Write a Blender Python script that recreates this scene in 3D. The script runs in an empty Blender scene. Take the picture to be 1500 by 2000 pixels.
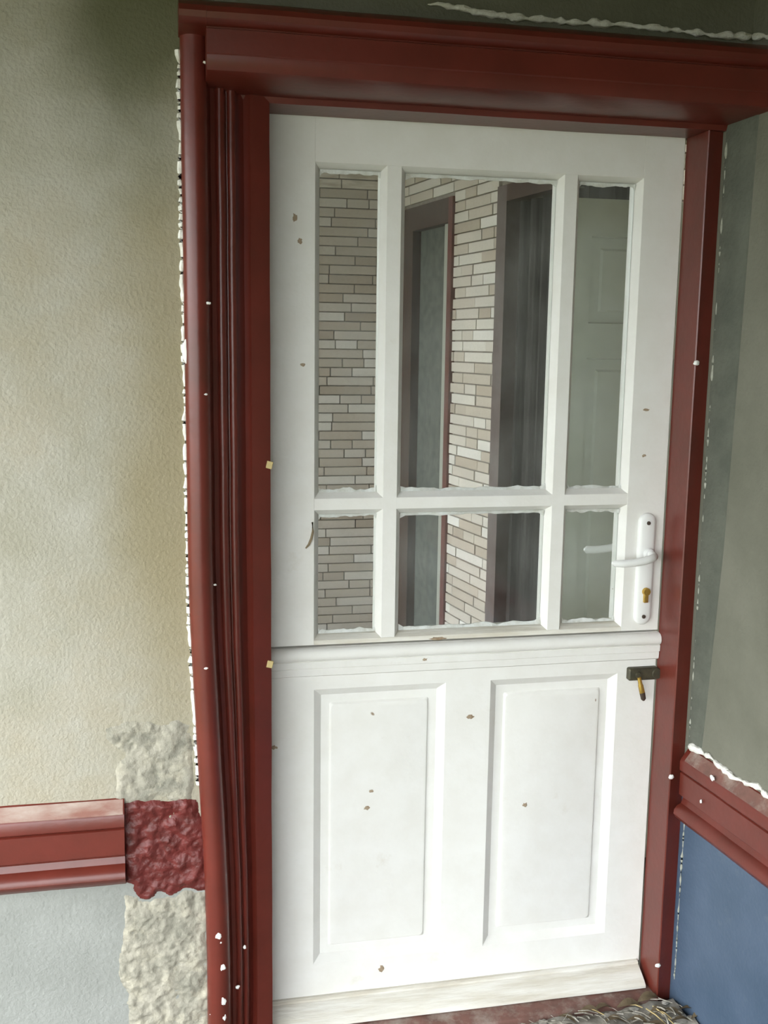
import bpy, bmesh, math, random
from mathutils import Vector, Matrix, noise
random.seed(7)
S = bpy.context.scene
COL = S.collection

# ---------------------------------------------------------------- camera
CAM = Vector((-0.2049, -2.0455, 1.3975))
YAW, PIT, ROL, FPX = 0.2086, 0.1587, -0.0139, 2036.14
_f = Vector((math.sin(YAW)*math.cos(PIT), math.cos(YAW)*math.cos(PIT), -math.sin(PIT)))
_r0 = Vector((math.cos(YAW), -math.sin(YAW), 0)); _d0 = _f.cross(_r0)
_r = math.cos(ROL)*_r0 + math.sin(ROL)*_d0
_d = -math.sin(ROL)*_r0 + math.cos(ROL)*_d0
cam = bpy.data.cameras.new('camera'); camo = bpy.data.objects.new('camera', cam); COL.objects.link(camo)
cam.sensor_fit = 'VERTICAL'; cam.sensor_height = 32.0; cam.lens = FPX/2000*32.0
cam.clip_start = 0.02
camo.matrix_world = Matrix(((_r.x, -_d.x, -_f.x, CAM.x), (_r.y, -_d.y, -_f.y, CAM.y), (_r.z, -_d.z, -_f.z, CAM.z), (0, 0, 0, 1)))
S.camera = camo
def U(px, py, Y):
    """photo pixel -> point on the plane y = Y"""
    d = _r*((px-750)/FPX) + _d*((py-1000)/FPX) + _f
    return CAM + d*((Y-CAM.y)/d.y)
def UP(px, py, p0, n):
    d = _r*((px-750)/FPX) + _d*((py-1000)/FPX) + _f
    return CAM + d*(n.dot(p0-CAM)/n.dot(d))

# ---------------------------------------------------------------- sky and exposure
W = bpy.data.worlds.new('overcast_sky'); S.world = W; W.use_nodes = True
bg = W.node_tree.nodes['Background']; bg.inputs['Color'].default_value = (0.93, 0.98, 1.0, 1); bg.inputs['Strength'].default_value = 1.0
S.view_settings.view_transform = 'Standard'; S.view_settings.look = 'None'
S.view_settings.gamma = 1.0; S.view_settings.use_curve_mapping = False
S.view_settings.exposure = 3.2

# ---------------------------------------------------------------- materials
MATS = {}
def mat(name, c1, c2=None, rough=0.6, scale=8.0, detail=6.0, bump=0.0, bscale=60.0, spec=0.3, metal=0.0, stretch=(1, 1, 1),
        c3=None, s3=3.0, lo3=0.55, hi3=0.7, spots=None, sscale=18.0, sthr=0.12, rand=None):
    m = bpy.data.materials.new(name); m.use_nodes = True; MATS[name] = m
    nt = m.node_tree; N = nt.nodes; L = nt.links; b = N['Principled BSDF']
    b.inputs['Roughness'].default_value = rough; b.inputs['Metallic'].default_value = metal
    b.inputs['Specular IOR Level'].default_value = spec
    tc = N.new('ShaderNodeNewGeometry') if not rand else N.new('ShaderNodeTexCoord')
    src = tc.outputs['Position'] if not rand else tc.outputs['Object']
    mp = N.new('ShaderNodeMapping'); mp.inputs['Scale'].default_value = stretch; L.new(src, mp.inputs['Vector'])
    vec = mp.outputs['Vector']
    col = None
    if c2:
        n = N.new('ShaderNodeTexNoise'); n.inputs['Scale'].default_value = scale; n.inputs['Detail'].default_value = detail; n.inputs['Roughness'].default_value = 0.62
        L.new(vec, n.inputs['Vector'])
        r = N.new('ShaderNodeValToRGB'); r.color_ramp.elements[0].position = 0.35; r.color_ramp.elements[1].position = 0.65
        r.color_ramp.elements[0].color = (*c1, 1); r.color_ramp.elements[1].color = (*c2, 1)
        L.new(n.outputs['Fac'], r.inputs['Fac']); col = r.outputs['Color']
    if rand:
        oi = N.new('ShaderNodeObjectInfo'); r = N.new('ShaderNodeValToRGB'); r.color_ramp.interpolation = 'LINEAR'
        els = r.color_ramp.elements
        while len(els) < len(rand): els.new(0.5)
        for i, c in enumerate(rand):
            els[i].position = i/(len(rand)-1); els[i].color = (*c, 1)
        L.new(oi.outputs['Random'], r.inputs['Fac'])
        if col:
            mx = N.new('ShaderNodeMix'); mx.data_type = 'RGBA'; mx.blend_type = 'MULTIPLY'; mx.inputs[0].default_value = 1.0
            L.new(col, mx.inputs[6]); L.new(r.outputs['Color'], mx.inputs[7]); col = mx.outputs[2]
        else: col = r.outputs['Color']
    def layer(col, base, c, fac):
        mx = N.new('ShaderNodeMix'); mx.data_type = 'RGBA'
        if col: L.new(col, mx.inputs[6])
        else: mx.inputs[6].default_value = (*base, 1)
        mx.inputs[7].default_value = (*c, 1); L.new(fac, mx.inputs[0]); return mx.outputs[2]
    if c3:
        n = N.new('ShaderNodeTexNoise'); n.inputs['Scale'].default_value = s3; n.inputs['Detail'].default_value = 8; n.inputs['Roughness'].default_value = 0.7
        L.new(vec, n.inputs['Vector'])
        mr = N.new('ShaderNodeMapRange'); mr.inputs[1].default_value = lo3; mr.inputs[2].default_value = hi3; L.new(n.outputs['Fac'], mr.inputs[0])
        col = layer(col, c1, c3, mr.outputs[0])
    if spots:
        v = N.new('ShaderNodeTexVoronoi'); v.inputs['Scale'].default_value = sscale; v.inputs['Randomness'].default_value = 1.0
        nn = N.new('ShaderNodeTexNoise'); nn.inputs['Scale'].default_value = sscale*1.5; L.new(vec, nn.inputs['Vector'])
        ad = N.new('ShaderNodeMix'); ad.data_type = 'VECTOR'; ad.inputs[0].default_value = 0.06
        L.new(vec, ad.inputs[4]); L.new(nn.outputs['Color'], ad.inputs[5]); L.new(ad.outputs[1], v.inputs['Vector'])
        mr = N.new('ShaderNodeMapRange'); mr.inputs[1].default_value = sthr; mr.inputs[2].default_value = sthr*0.6; L.new(v.outputs['Distance'], mr.inputs[0])
        n2 = N.new('ShaderNodeTexWhiteNoise'); n2.noise_dimensions = '3D'; L.new(v.outputs['Position'], n2.inputs['Vector'])
        gt = N.new('ShaderNodeMath'); gt.operation = 'GREATER_THAN'; gt.inputs[1].default_value = 0.72; L.new(n2.outputs['Value'], gt.inputs[0])
        ml = N.new('ShaderNodeMath'); ml.operation = 'MULTIPLY'; L.new(mr.outputs[0], ml.inputs[0]); L.new(gt.outputs[0], ml.inputs[1])
        col = layer(col, c1, spots, ml.outputs[0])
    if col: L.new(col, b.inputs['Base Color'])
    else: b.inputs['Base Color'].default_value = (*c1, 1)
    if bump:
        n = N.new('ShaderNodeTexNoise'); n.inputs['Scale'].default_value = bscale; n.inputs['Detail'].default_value = 5; L.new(vec, n.inputs['Vector'])
        bp = N.new('ShaderNodeBump'); bp.inputs['Strength'].default_value = min(1.0, bump); bp.inputs['Distance'].default_value = 0.004
        L.new(n.outputs['Fac'], bp.inputs['Height']); L.new(bp.outputs['Normal'], b.inputs['Normal'])
    return m
WHITE = (0.78, 0.77, 0.73); 
M_white = mat('white_gloss_paint', (0.80, 0.79, 0.755), (0.76, 0.745, 0.70), rough=0.38, scale=14, bump=0.12, bscale=90, c3=(0.66, 0.62, 0.54), s3=9, lo3=0.62, hi3=0.82, spots=(0.30, 0.22, 0.15), sscale=9, sthr=0.035)
M_whitedirt = mat('weathered_white_paint', (0.74, 0.72, 0.66), (0.60, 0.56, 0.47), rough=0.6, scale=20, bump=0.35, bscale=70, stretch=(0.35, 3, 3), c3=(0.45, 0.40, 0.32), s3=11, lo3=0.56, hi3=0.8)
M_putty = mat('old_putty', (0.72, 0.74, 0.72), (0.55, 0.55, 0.50), rough=0.7, scale=40, bump=0.5, bscale=150)
M_red = mat('red_oil_paint', (0.135, 0.022, 0.014), (0.105, 0.018, 0.011), rough=0.34, scale=10, bump=0.10, bscale=70, spec=0.5, c3=(0.09, 0.021, 0.012), s3=7, lo3=0.55, hi3=0.8)
M_redrough = mat('red_paint_on_mortar', (0.145, 0.024, 0.021), (0.085, 0.014, 0.011), rough=0.45, scale=26, bump=0.7, bscale=110, spec=0.4)
M_redworn = mat('worn_red_paint', (0.20, 0.095, 0.075), (0.14, 0.075, 0.06), rough=0.6, scale=24, bump=0.4, bscale=60, c3=(0.33, 0.28, 0.24), s3=18, lo3=0.46, hi3=0.75)
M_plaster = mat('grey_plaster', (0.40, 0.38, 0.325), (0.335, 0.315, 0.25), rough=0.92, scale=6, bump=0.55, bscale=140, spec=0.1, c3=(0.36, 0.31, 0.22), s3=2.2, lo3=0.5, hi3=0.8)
def add_blotches(m):
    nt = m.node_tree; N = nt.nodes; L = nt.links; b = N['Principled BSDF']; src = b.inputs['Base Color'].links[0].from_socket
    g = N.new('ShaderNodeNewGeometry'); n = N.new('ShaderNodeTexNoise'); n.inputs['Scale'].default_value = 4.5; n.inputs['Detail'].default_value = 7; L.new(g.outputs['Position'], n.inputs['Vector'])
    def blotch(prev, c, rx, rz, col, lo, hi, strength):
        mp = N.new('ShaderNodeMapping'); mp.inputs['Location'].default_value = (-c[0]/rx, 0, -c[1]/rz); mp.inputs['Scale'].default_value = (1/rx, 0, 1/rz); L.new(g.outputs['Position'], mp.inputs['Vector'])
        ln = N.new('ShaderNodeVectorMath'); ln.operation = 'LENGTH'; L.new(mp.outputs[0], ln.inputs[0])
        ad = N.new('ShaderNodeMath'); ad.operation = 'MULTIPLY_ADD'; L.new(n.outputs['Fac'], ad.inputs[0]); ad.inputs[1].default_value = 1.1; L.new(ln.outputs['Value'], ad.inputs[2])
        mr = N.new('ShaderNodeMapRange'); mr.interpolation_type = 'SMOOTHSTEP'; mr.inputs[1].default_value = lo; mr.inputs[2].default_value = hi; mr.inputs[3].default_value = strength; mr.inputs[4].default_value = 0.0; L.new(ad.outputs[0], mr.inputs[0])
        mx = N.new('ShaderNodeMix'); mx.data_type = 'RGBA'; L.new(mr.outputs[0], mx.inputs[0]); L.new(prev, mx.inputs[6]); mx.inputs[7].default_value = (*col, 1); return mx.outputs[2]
    o = blotch(src, (-0.19, 1.15), 0.13, 0.75, (0.27, 0.225, 0.13), 0.75, 1.75, 0.8)     # yellow-brown blotch beside the casing
    o = blotch(o, (-0.22, 1.93), 0.17, 0.30, (0.115, 0.115, 0.065), 0.8, 1.7, 0.9)          # dark olive blotch towards the top corner
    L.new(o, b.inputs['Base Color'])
add_blotches(M_plaster)
M_darkstrip = mat('dark_grey_plaster', (0.130, 0.135, 0.110), (0.098, 0.104, 0.085), rough=0.9, scale=12, bump=0.6, bscale=100, spec=0.1)
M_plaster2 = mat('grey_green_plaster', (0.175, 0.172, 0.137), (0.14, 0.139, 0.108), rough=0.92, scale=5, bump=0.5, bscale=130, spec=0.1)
M_dado = mat('pale_limewash', (0.30, 0.305, 0.285), (0.25, 0.255, 0.235), rough=0.92, scale=6, bump=0.5, bscale=130, spec=0.1)
M_blue = mat('blue_oil_paint', (0.068, 0.098, 0.148), (0.052, 0.08, 0.122), rough=0.5, scale=9, bump=0.25, bscale=120, c3=(0.10, 0.13, 0.165), s3=14, lo3=0.6, hi3=0.85)
M_mortar = mat('rough_mortar', (0.36, 0.335, 0.275), (0.22, 0.21, 0.17), rough=0.95, scale=22, bump=1.0, bscale=80, spec=0.1, c3=(0.44, 0.405, 0.32), s3=30, lo3=0.5, hi3=0.7)
M_filler = mat('white_filler', (0.80, 0.79, 0.74), (0.66, 0.64, 0.58), rough=0.9, scale=60, bump=0.6, bscale=200, spec=0.1)
M_crumb = mat('grey_crumbs', (0.42, 0.42, 0.36), (0.28, 0.28, 0.23), rough=0.95, scale=60, spec=0.05)
M_wornpale = mat('paint_worn_to_primer', (0.42, 0.35, 0.30), (0.24, 0.11, 0.085), rough=0.7, scale=18, detail=9, bump=0.3, bscale=70, stretch=(0.4, 1, 1))
M_splash = mat('white_paint_splash', (0.85, 0.84, 0.80), rough=0.5)
M_chip = mat('bare_wood_chip', (0.40, 0.32, 0.23), (0.28, 0.2, 0.13), rough=0.9, scale=90)
M_handle = mat('white_enamelled_metal', (0.80, 0.80, 0.78), rough=0.3, spec=0.5)
M_brass = mat('brass', (0.60, 0.40, 0.10), (0.45, 0.28, 0.06), rough=0.35, metal=0.85, scale=60)
M_dark = mat('tarnished_steel', (0.075, 0.072, 0.055), (0.12, 0.11, 0.07), rough=0.5, metal=0.6, scale=50, bump=0.2)
M_screw = mat('screw_steel', (0.10, 0.075, 0.06), rough=0.5, metal=0.5)
M_floor = mat('dusty_concrete', (0.20, 0.19, 0.17), (0.13, 0.125, 0.11), rough=0.95, scale=20, bump=0.8, bscale=60, spec=0.1)
M_dust = mat('grey_dust', (0.33, 0.31, 0.27), (0.22, 0.20, 0.17), rough=0.95, scale=45, bump=0.4, bscale=90, spec=0.0)
M_chunk = mat('plaster_rubble', (0.42, 0.40, 0.36), (0.28, 0.26, 0.23), rough=0.95, scale=50, bump=0.4, bscale=120, spec=0.05)
M_leaf = mat('dry_leaf', (0.20, 0.15, 0.09), (0.32, 0.25, 0.16), rough=0.8, scale=40, bump=0.4)
M_fibre = mat('grey_chaff', (0.46, 0.43, 0.37), (0.13, 0.115, 0.09), rough=0.9, scale=55, spec=0.05)
M_straw = mat('straw', (0.55, 0.43, 0.20), rough=0.7)
M_ragred = mat('faded_red_scrap', (0.40, 0.08, 0.09), rough=0.8)
M_ceil = mat('porch_ceiling_board', (0.16, 0.13, 0.09), (0.11, 0.09, 0.065), rough=0.8, scale=8, stretch=(1, 6, 1))
M_ground = mat('garden_ground', (0.13, 0.125, 0.065), (0.075, 0.088, 0.035), rough=0.95, scale=3, spec=0.05)
M_blockwall = mat('block_wall_plaster', (0.20, 0.19, 0.145), (0.15, 0.145, 0.11), rough=0.95, scale=3, spec=0.05)  # for the added light-blocking wall behind the viewer
M_joint = mat('brick_joint', (0.32, 0.28, 0.245), (0.25, 0.215, 0.185), rough=0.95, scale=40, spec=0.05)
M_brick = mat('pale_brick', (1.0, 0.99, 0.97), (0.88, 0.86, 0.82), rough=0.85, scale=14, bump=0.4, bscale=60, spec=0.1,
              rand=[(0.46, 0.385, 0.325), (0.60, 0.535, 0.475), (0.52, 0.44, 0.375), (0.74, 0.70, 0.66), (0.58, 0.51, 0.45), (0.80, 0.77, 0.75)])
M_brickj = mat('pale_brick_far', (0.52, 0.45, 0.38), (0.75, 0.69, 0.62), rough=0.9, scale=9, stretch=(1, 1, 5), spec=0.1)
M_brown = mat('dark_brown_wood', (0.075, 0.045, 0.035), (0.05, 0.03, 0.024), rough=0.5, scale=12, stretch=(4, 4, 0.5))
M_redbrown = mat('red_brown_wood', (0.15, 0.055, 0.045), (0.11, 0.04, 0.032), rough=0.5, scale=12)
M_mauve = mat('grey_brown_wood', (0.15, 0.115, 0.11), (0.11, 0.08, 0.075), rough=0.6, scale=12)
M_frost = mat('frosted_grey_glass', (0.125, 0.13, 0.115), (0.085, 0.09, 0.08), rough=0.6, scale=25, spec=0.2)
M_greytrim = mat('grey_painted_wood', (0.34, 0.34, 0.30), rough=0.5)
M_curtain = mat('dark_curtain_cloth', (0.04, 0.036, 0.034), (0.065, 0.06, 0.057), rough=0.9, scale=6, stretch=(14, 14, 0.4), spec=0.05)
M_hdoor = mat('hall_white_paint', (0.60, 0.63, 0.57), (0.55, 0.58, 0.52), rough=0.5, scale=6)
M_hallwall = mat('hall_plaster', (0.42, 0.38, 0.30), rough=0.9)
# window glass: thin, clear, with a mirror share that grows with the angle
def glass():
    m = bpy.data.materials.new('window_glass'); m.use_nodes = True; nt = m.node_tree; N = nt.nodes; L = nt.links
    N.remove(N['Principled BSDF']); out = N['Material Output']
    t = N.new('ShaderNodeBsdfTransparent'); t.inputs[0].default_value = (0.93, 0.95, 0.94, 1)
    g = N.new('ShaderNodeBsdfGlossy'); g.inputs['Roughness'].default_value = 0.02
    fr = N.new('ShaderNodeFresnel'); fr.inputs['IOR'].default_value = 1.45
    mx = N.new('ShaderNodeMixShader'); L.new(fr.outputs[0], mx.inputs[0]); L.new(t.outputs[0], mx.inputs[1]); L.new(g.outputs[0], mx.inputs[2])
    # grime: thin pale film, patchy
    d = N.new('ShaderNodeBsdfDiffuse'); d.inputs[0].default_value = (0.7, 0.72, 0.7, 1)
    ge = N.new('ShaderNodeNewGeometry'); n = N.new('ShaderNodeTexNoise'); n.inputs['Scale'].default_value = 9; n.inputs['Detail'].default_value = 9
    L.new(ge.outputs['Position'], n.inputs['Vector'])
    mr = N.new('ShaderNodeMapRange'); mr.inputs[1].default_value = 0.35; mr.inputs[2].default_value = 0.85; mr.inputs[3].default_value = 0.015; mr.inputs[4].default_value = 0.12
    L.new(n.outputs['Fac'], mr.inputs[0])
    m2 = N.new('ShaderNodeMixShader'); L.new(mr.outputs[0], m2.inputs[0]); L.new(mx.outputs[0], m2.inputs[1]); L.new(d.outputs[0], m2.inputs[2])
    L.new(m2.outputs[0], out.inputs['Surface']); return m
M_glass = glass()

# ---------------------------------------------------------------- mesh helpers
def link(name, me, m, parent=None, label=None, cat=None, group=None, kind=None, smooth=None):
    o = bpy.data.objects.new(name, me); COL.objects.link(o)
    if m and not me.materials: me.materials.append(m)
    if parent: o.parent = parent
    if smooth:
        for p in me.polygons: p.use_smooth = True
        me.set_sharp_from_angle(angle=math.radians(smooth))
    return tag(o, label, cat, group, kind)
def tag(o, label=None, cat=None, group=None, kind=None):
    if label: o['label'] = label
    if cat: o['category'] = cat
    if group: o['group'] = group
    if kind: o['kind'] = kind
    return o
def empty(name, label, cat, group=None, kind=None, loc=(0, 0, 0)):
    o = bpy.data.objects.new(name, None); COL.objects.link(o); o.empty_display_size = 0.05; o.location = loc
    return tag(o, label, cat, group, kind)
def fin(bm, name):
    bmesh.ops.recalc_face_normals(bm, faces=bm.faces); me = bpy.data.meshes.new(name); bm.to_mesh(me); bm.free(); return me
def box(bm, a, b, bev=0.0):
    x0, y0, z0 = a; x1, y1, z1 = b
    vs = [bm.verts.new(p) for p in ((x0, y0, z0), (x1, y0, z0), (x1, y1, z0), (x0, y1, z0), (x0, y0, z1), (x1, y0, z1), (x1, y1, z1), (x0, y1, z1))]
    fs = [bm.faces.new([vs[i] for i in q]) for q in ((0, 3, 2, 1), (4, 5, 6, 7), (0, 1, 5, 4), (1, 2, 6, 5), (2, 3, 7, 6), (3, 0, 4, 7))]
    if bev:
        es = list({e for f in fs for e in f.edges}); bmesh.ops.bevel(bm, geom=es, offset=bev, segments=2, affect='EDGES', profile=0.5)
def mbox(name, a, b, m, parent=None, bev=0.0, **k):
    bm = bmesh.new(); box(bm, a, b, bev); return link(name, fin(bm, name), m, parent, smooth=35 if bev else None, **k)
def prism(name, prof, fn, t0, t1, m, parent=None, steps=1, smooth=32, jit=0.0, **k):
    """closed profile [(a, b)...] swept from t0 to t1; fn(a, b, t) -> xyz"""
    bm = bmesh.new(); rings = []
    for i in range(steps+1):
        t = t0+(t1-t0)*i/steps
        ring = []
        for (a, b) in prof:
            p = Vector(fn(a, b, t))
            if jit and steps > 1: p += Vector((noise.noise(p*9+Vector((3, 1, 5))), noise.noise(p*9+Vector((13, 7, 2))), noise.noise(p*9+Vector((1, 19, 4)))))*jit
            ring.append(bm.verts.new(p))
        rings.append(ring)
    n = len(prof)
    for i in range(steps):
        for j in range(n):
            bm.faces.new((rings[i][j], rings[i][(j+1) % n], rings[i+1][(j+1) % n], rings[i+1][j]))
    bm.faces.new(rings[0]); bm.faces.new(rings[-1][::-1])
    return link(name, fin(bm, name), m, parent, smooth=smooth, **k)
VERT = lambda a, b, t: (a, b, t)          # profile in x,y swept along z
HORZ = lambda a, b, t: (t, b, a)          # profile in z,y swept along x
def arc(cx, cy, r, a0, a1, n=8):
    return [(cx+r*math.cos(math.radians(a0+(a1-a0)*i/n)), cy+r*math.sin(math.radians(a0+(a1-a0)*i/n))) for i in range(n+1)]
def tube(name, pts, rad, m, parent=None, seg=10, flat=1.0, **k):
    bm = bmesh.new(); rings = []; P = [Vector(p) for p in pts]
    for i, p in enumerate(P):
        t = (P[min(i+1, len(P)-1)]-P[max(i-1, 0)]).normalized()
        a = t.cross(Vector((0, 0, 1)));  a = a.normalized() if a.length > 1e-4 else Vector((1, 0, 0)); b = a.cross(t).normalized()
        r = rad[i] if isinstance(rad, (list, tuple)) else rad
        rings.append([bm.verts.new(p+a*(r*flat*math.cos(2*math.pi*j/seg))+b*(r*math.sin(2*math.pi*j/seg))) for j in range(seg)])
    for i in range(len(P)-1):
        for j in range(seg): bm.faces.new((rings[i][j], rings[i][(j+1) % seg], rings[i+1][(j+1) % seg], rings[i+1][j]))
    bm.faces.new(rings[0]); bm.faces.new(rings[-1][::-1])
    return link(name, fin(bm, name), m, parent, smooth=50, **k)
def disc(name, c, r, y0, y1, m, parent=None, seg=20, bev=0.0, **k):
    prof = [(c[0]+r*math.cos(2*math.pi*i/seg), c[2]+r*math.sin(2*math.pi*i/seg)) for i in range(seg)]
    bm = bmesh.new()
    rs = [(y1, 1.0), (y0+(y1-y0)*0.25, 1.0), (y0, 0.85 if bev else 1.0)]
    rings = [[bm.verts.new((c[0]+(a-c[0])*q, y, c[2]+(b-c[2])*q)) for a, b in prof] for y, q in rs]
    for i in range(len(rings)-1):
        for j in range(seg): bm.faces.new((rings[i][j], rings[i][(j+1) % seg], rings[i+1][(j+1) % seg], rings[i+1][j]))
    bm.faces.new(rings[0]); bm.faces.new(rings[-1])
    return link(name, fin(bm, name), m, parent, smooth=40, **k)
def rrect(x0, x1, z0, z1, r, n=5):
    out = []
    for cx, cz, a in ((x1-r, z1-r, 0), (x0+r, z1-r, 90), (x0+r, z0+r, 180), (x1-r, z0+r, 270)):
        out += [(cx+r*math.cos(math.radians(a+90*i/n)), cz+r*math.sin(math.radians(a+90*i/n))) for i in range(n+1)]
    return out
def ringpanel(name, rings, m, parent=None, cap_last=True, smooth=25, **k):
    """rings: list of (outline, y)"""
    bm = bmesh.new(); R = [[bm.verts.new((x, y, z)) for x, z in ol] for ol, y in rings]; n = len(R[0])
    for i in range(len(R)-1):
        for j in range(n): bm.faces.new((R[i][j], R[i][(j+1) % n], R[i+1][(j+1) % n], R[i+1][j]))
    if cap_last: bm.faces.new(R[-1])
    return link(name, fin(bm, name), m, parent, smooth=smooth, **k)
def blob(name, c, size, m, parent=None, n=(8, 6), rough=0.25, seed=0, **k):
    bm = bmesh.new(); bmesh.ops.create_uvsphere(bm, u_segments=n[0], v_segments=n[1], radius=1.0)
    for v in bm.verts:
        q = v.co.copy(); f = 1+rough*noise.noise(q*1.7+Vector((seed*3.1, seed*1.7, seed)))*2
        v.co = Vector((q.x*size[0]*f, q.y*size[1]*f, q.z*size[2]*f))
    o = link(name, fin(bm, name), m, parent, smooth=70, **k); o.location = c; return o
def roughpatch(name, outline, origin, ex, ez, en, depth, amp, freq, m, parent=None, res=0.006, seed=0.0, fray=0.008, **k):
    """rough raised surface: outline polygon [(u, v)...] on the plane origin + u*ex + v*ez, pushed out along en"""
    us = [p[0] for p in outline]; vs = [p[1] for p in outline]
    def inside(u, v):
        c = False; n = len(outline)
        for i in range(n):
            (x1, y1), (x2, y2) = outline[i], outline[(i+1) % n]
            if (y1 > v) != (y2 > v) and u < (x2-x1)*(v-y1)/(y2-y1)+x1: c = not c
        return c
    def dist(u, v):
        b = 9; n = len(outline)
        for i in range(n):
            a = Vector(outline[i]); d = Vector(outline[(i+1) % n])-a; p = Vector((u, v))
            t = max(0, min(1, (p-a).dot(d)/max(1e-9, d.length_squared))); b = min(b, (p-a-d*t).length)
        return b
    nu = int((max(us)-min(us)+2*fray)/res)+1; nv = int((max(vs)-min(vs)+2*fray)/res)+1
    bm = bmesh.new(); V = {}
    for i in range(nu+1):
        for j in range(nv+1):
            u = min(us)-fray+i*res; v = min(vs)-fray+j*res
            w = Vector((u*40+seed, v*40, seed)); fu = u+fray*noise.noise(w); fv = v+fray*noise.noise(w+Vector((9, 4, 2)))
            if not inside(fu, fv): continue
            e = min(1.0, dist(fu, fv)/0.012)
            q = Vector((u*freq, v*freq, seed))
            h = depth*e+amp*e*(noise.noise(q)+0.6*noise.noise(q*2.3)+0.35*noise.noise(q*5.1))-0.0015*(1-e)
            V[i, j] = bm.verts.new(Vector(origin)+ex*u+ez*v+en*h)
    for (i, j) in V:
        q = [(i, j), (i+1, j), (i+1, j+1), (i, j+1)]
        if all(t in V for t in q): bm.faces.new([V[t] for t in q])
    bm.verts.ensure_lookup_table()
    for v in [v for v in bm.verts if not v.link_faces]: bm.verts.remove(v)
    me = fin(bm, name)
    return link(name, me, m, parent, smooth=55, **k)
X, Y, Z = Vector((1, 0, 0)), Vector((0, 1, 0)), Vector((0, 0, 1))

# ================================================================ SETTING
YW = -0.150        # face of the plastered front wall
YF = -0.088        # face of the inner door frame
FZ = -0.075        # porch floor
RW0 = Vector((0.888, -0.088, 0)); RA = math.radians(5.0)
RD = Vector((math.sin(RA), -math.cos(RA), 0))         # right wall, towards the viewer
RN = Vector((-math.cos(RA), -math.sin(RA), 0))        # its outward face
# --- front wall, left of the door and above it
wf = empty('wall_front', 'grey plastered porch wall around the white door', 'wall', kind='structure')
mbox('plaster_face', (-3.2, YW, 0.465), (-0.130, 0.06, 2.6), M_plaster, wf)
mbox('dado_face', (-3.2, YW, -0.3), (-0.130, 0.06, 0.465), M_dado, wf, label='pale limewashed lower wall below the red rail')
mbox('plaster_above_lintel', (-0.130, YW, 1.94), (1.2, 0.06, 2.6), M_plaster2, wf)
# --- right wall
def RB(s, n, z): return RW0 + RD*s + RN*n + Z*z
def rbox(name, s0, s1, n0, n1, z0, z1, m, parent, **k):
    bm = bmesh.new()
    vs = [bm.verts.new(RB(s, n, z)) for z in (z0, z1) for s, n in ((s0, n0), (s1, n0), (s1, n1), (s0, n1))]
    for q in ((0, 1, 2, 3), (4, 5, 6, 7), (0, 1, 5, 4), (1, 2, 6, 5), (2, 3, 7, 6), (3, 0, 4, 7)): bm.faces.new([vs[i] for i in q])
    return link(name, fin(bm, name), m, parent, **k)
wr = empty('wall_right', 'grey plastered side wall with blue lower part, right of the door', 'wall', kind='structure', loc=(0, 0, 0))
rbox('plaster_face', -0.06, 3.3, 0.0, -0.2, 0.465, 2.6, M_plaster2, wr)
sp = poly_strip = [(0.0, 0.56), (0.048, 0.565), (0.055, 0.66), (0.078, 1.0), (0.088, 1.4), (0.095, 1.70), (0.10, 1.9), (0.0, 1.9)]  # darker plaster strip beside the jamb, narrower towards the bottom
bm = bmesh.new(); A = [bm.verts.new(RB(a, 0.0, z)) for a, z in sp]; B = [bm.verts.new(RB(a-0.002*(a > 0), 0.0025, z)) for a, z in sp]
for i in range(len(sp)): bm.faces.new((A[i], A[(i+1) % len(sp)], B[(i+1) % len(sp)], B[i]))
bm.faces.new(A); bm.faces.new(B); link('dark_strip', fin(bm, 'dark_strip'), M_darkstrip, wr, label='darker strip of plaster beside the right jamb')
rbox('blue_dado', -0.06, 3.3, 0.0, -0.2, -0.3, 0.465, M_blue, wr, label='blue painted lower wall below the red rail')
# --- floor, ceiling, ground outside, unseen wall added behind the viewer to block front light
link('floor', None or (lambda b: (box(b, (-1.5, -3.4, -0.3), (1.4, 0.1, FZ)), fin(b, 'floor'))[1])(bmesh.new()), M_floor, label='dusty grey concrete porch floor at the door', cat='floor', kind='structure')
link('ceiling', (lambda b: (box(b, (-1.5, -3.4, 2.45), (1.4, 0.1, 2.55)), fin(b, 'ceiling'))[1])(bmesh.new()), M_ceil, label='dark board ceiling over the porch', cat='ceiling', kind='structure')
link('ground', (lambda b: (box(b, (-40, -40, -0.5), (40, 40, -0.32)), fin(b, 'ground'))[1])(bmesh.new()), M_ground, label='grassy garden ground outside the porch', cat='ground', kind='structure')
link('light_block_wall', (lambda b: (box(b, (-0.05, -3.4, -0.3), (1.6, -3.2, 2.6)), fin(b, 'light_block_wall'))[1])(bmesh.new()), M_blockwall, label='unseen wall added opposite the door to block front light', cat='wall', kind='structure')

mbox('shade_beam_side', (-1.50, -3.4, 1.95), (-1.34, -0.15, 2.6), M_brown, label='unseen dark beam added along the open side to shade the upper door', cat='beam', kind='structure')  # added out of view, cuts side sky light from the top
mbox('shade_beam_front', (-1.34, -3.4, 1.95), (-0.05, -3.24, 2.6), M_brown, label='unseen dark beam added across the open front corner to shade the upper door', cat='beam', kind='structure')  # added out of view, same cut for sky light from the front

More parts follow.
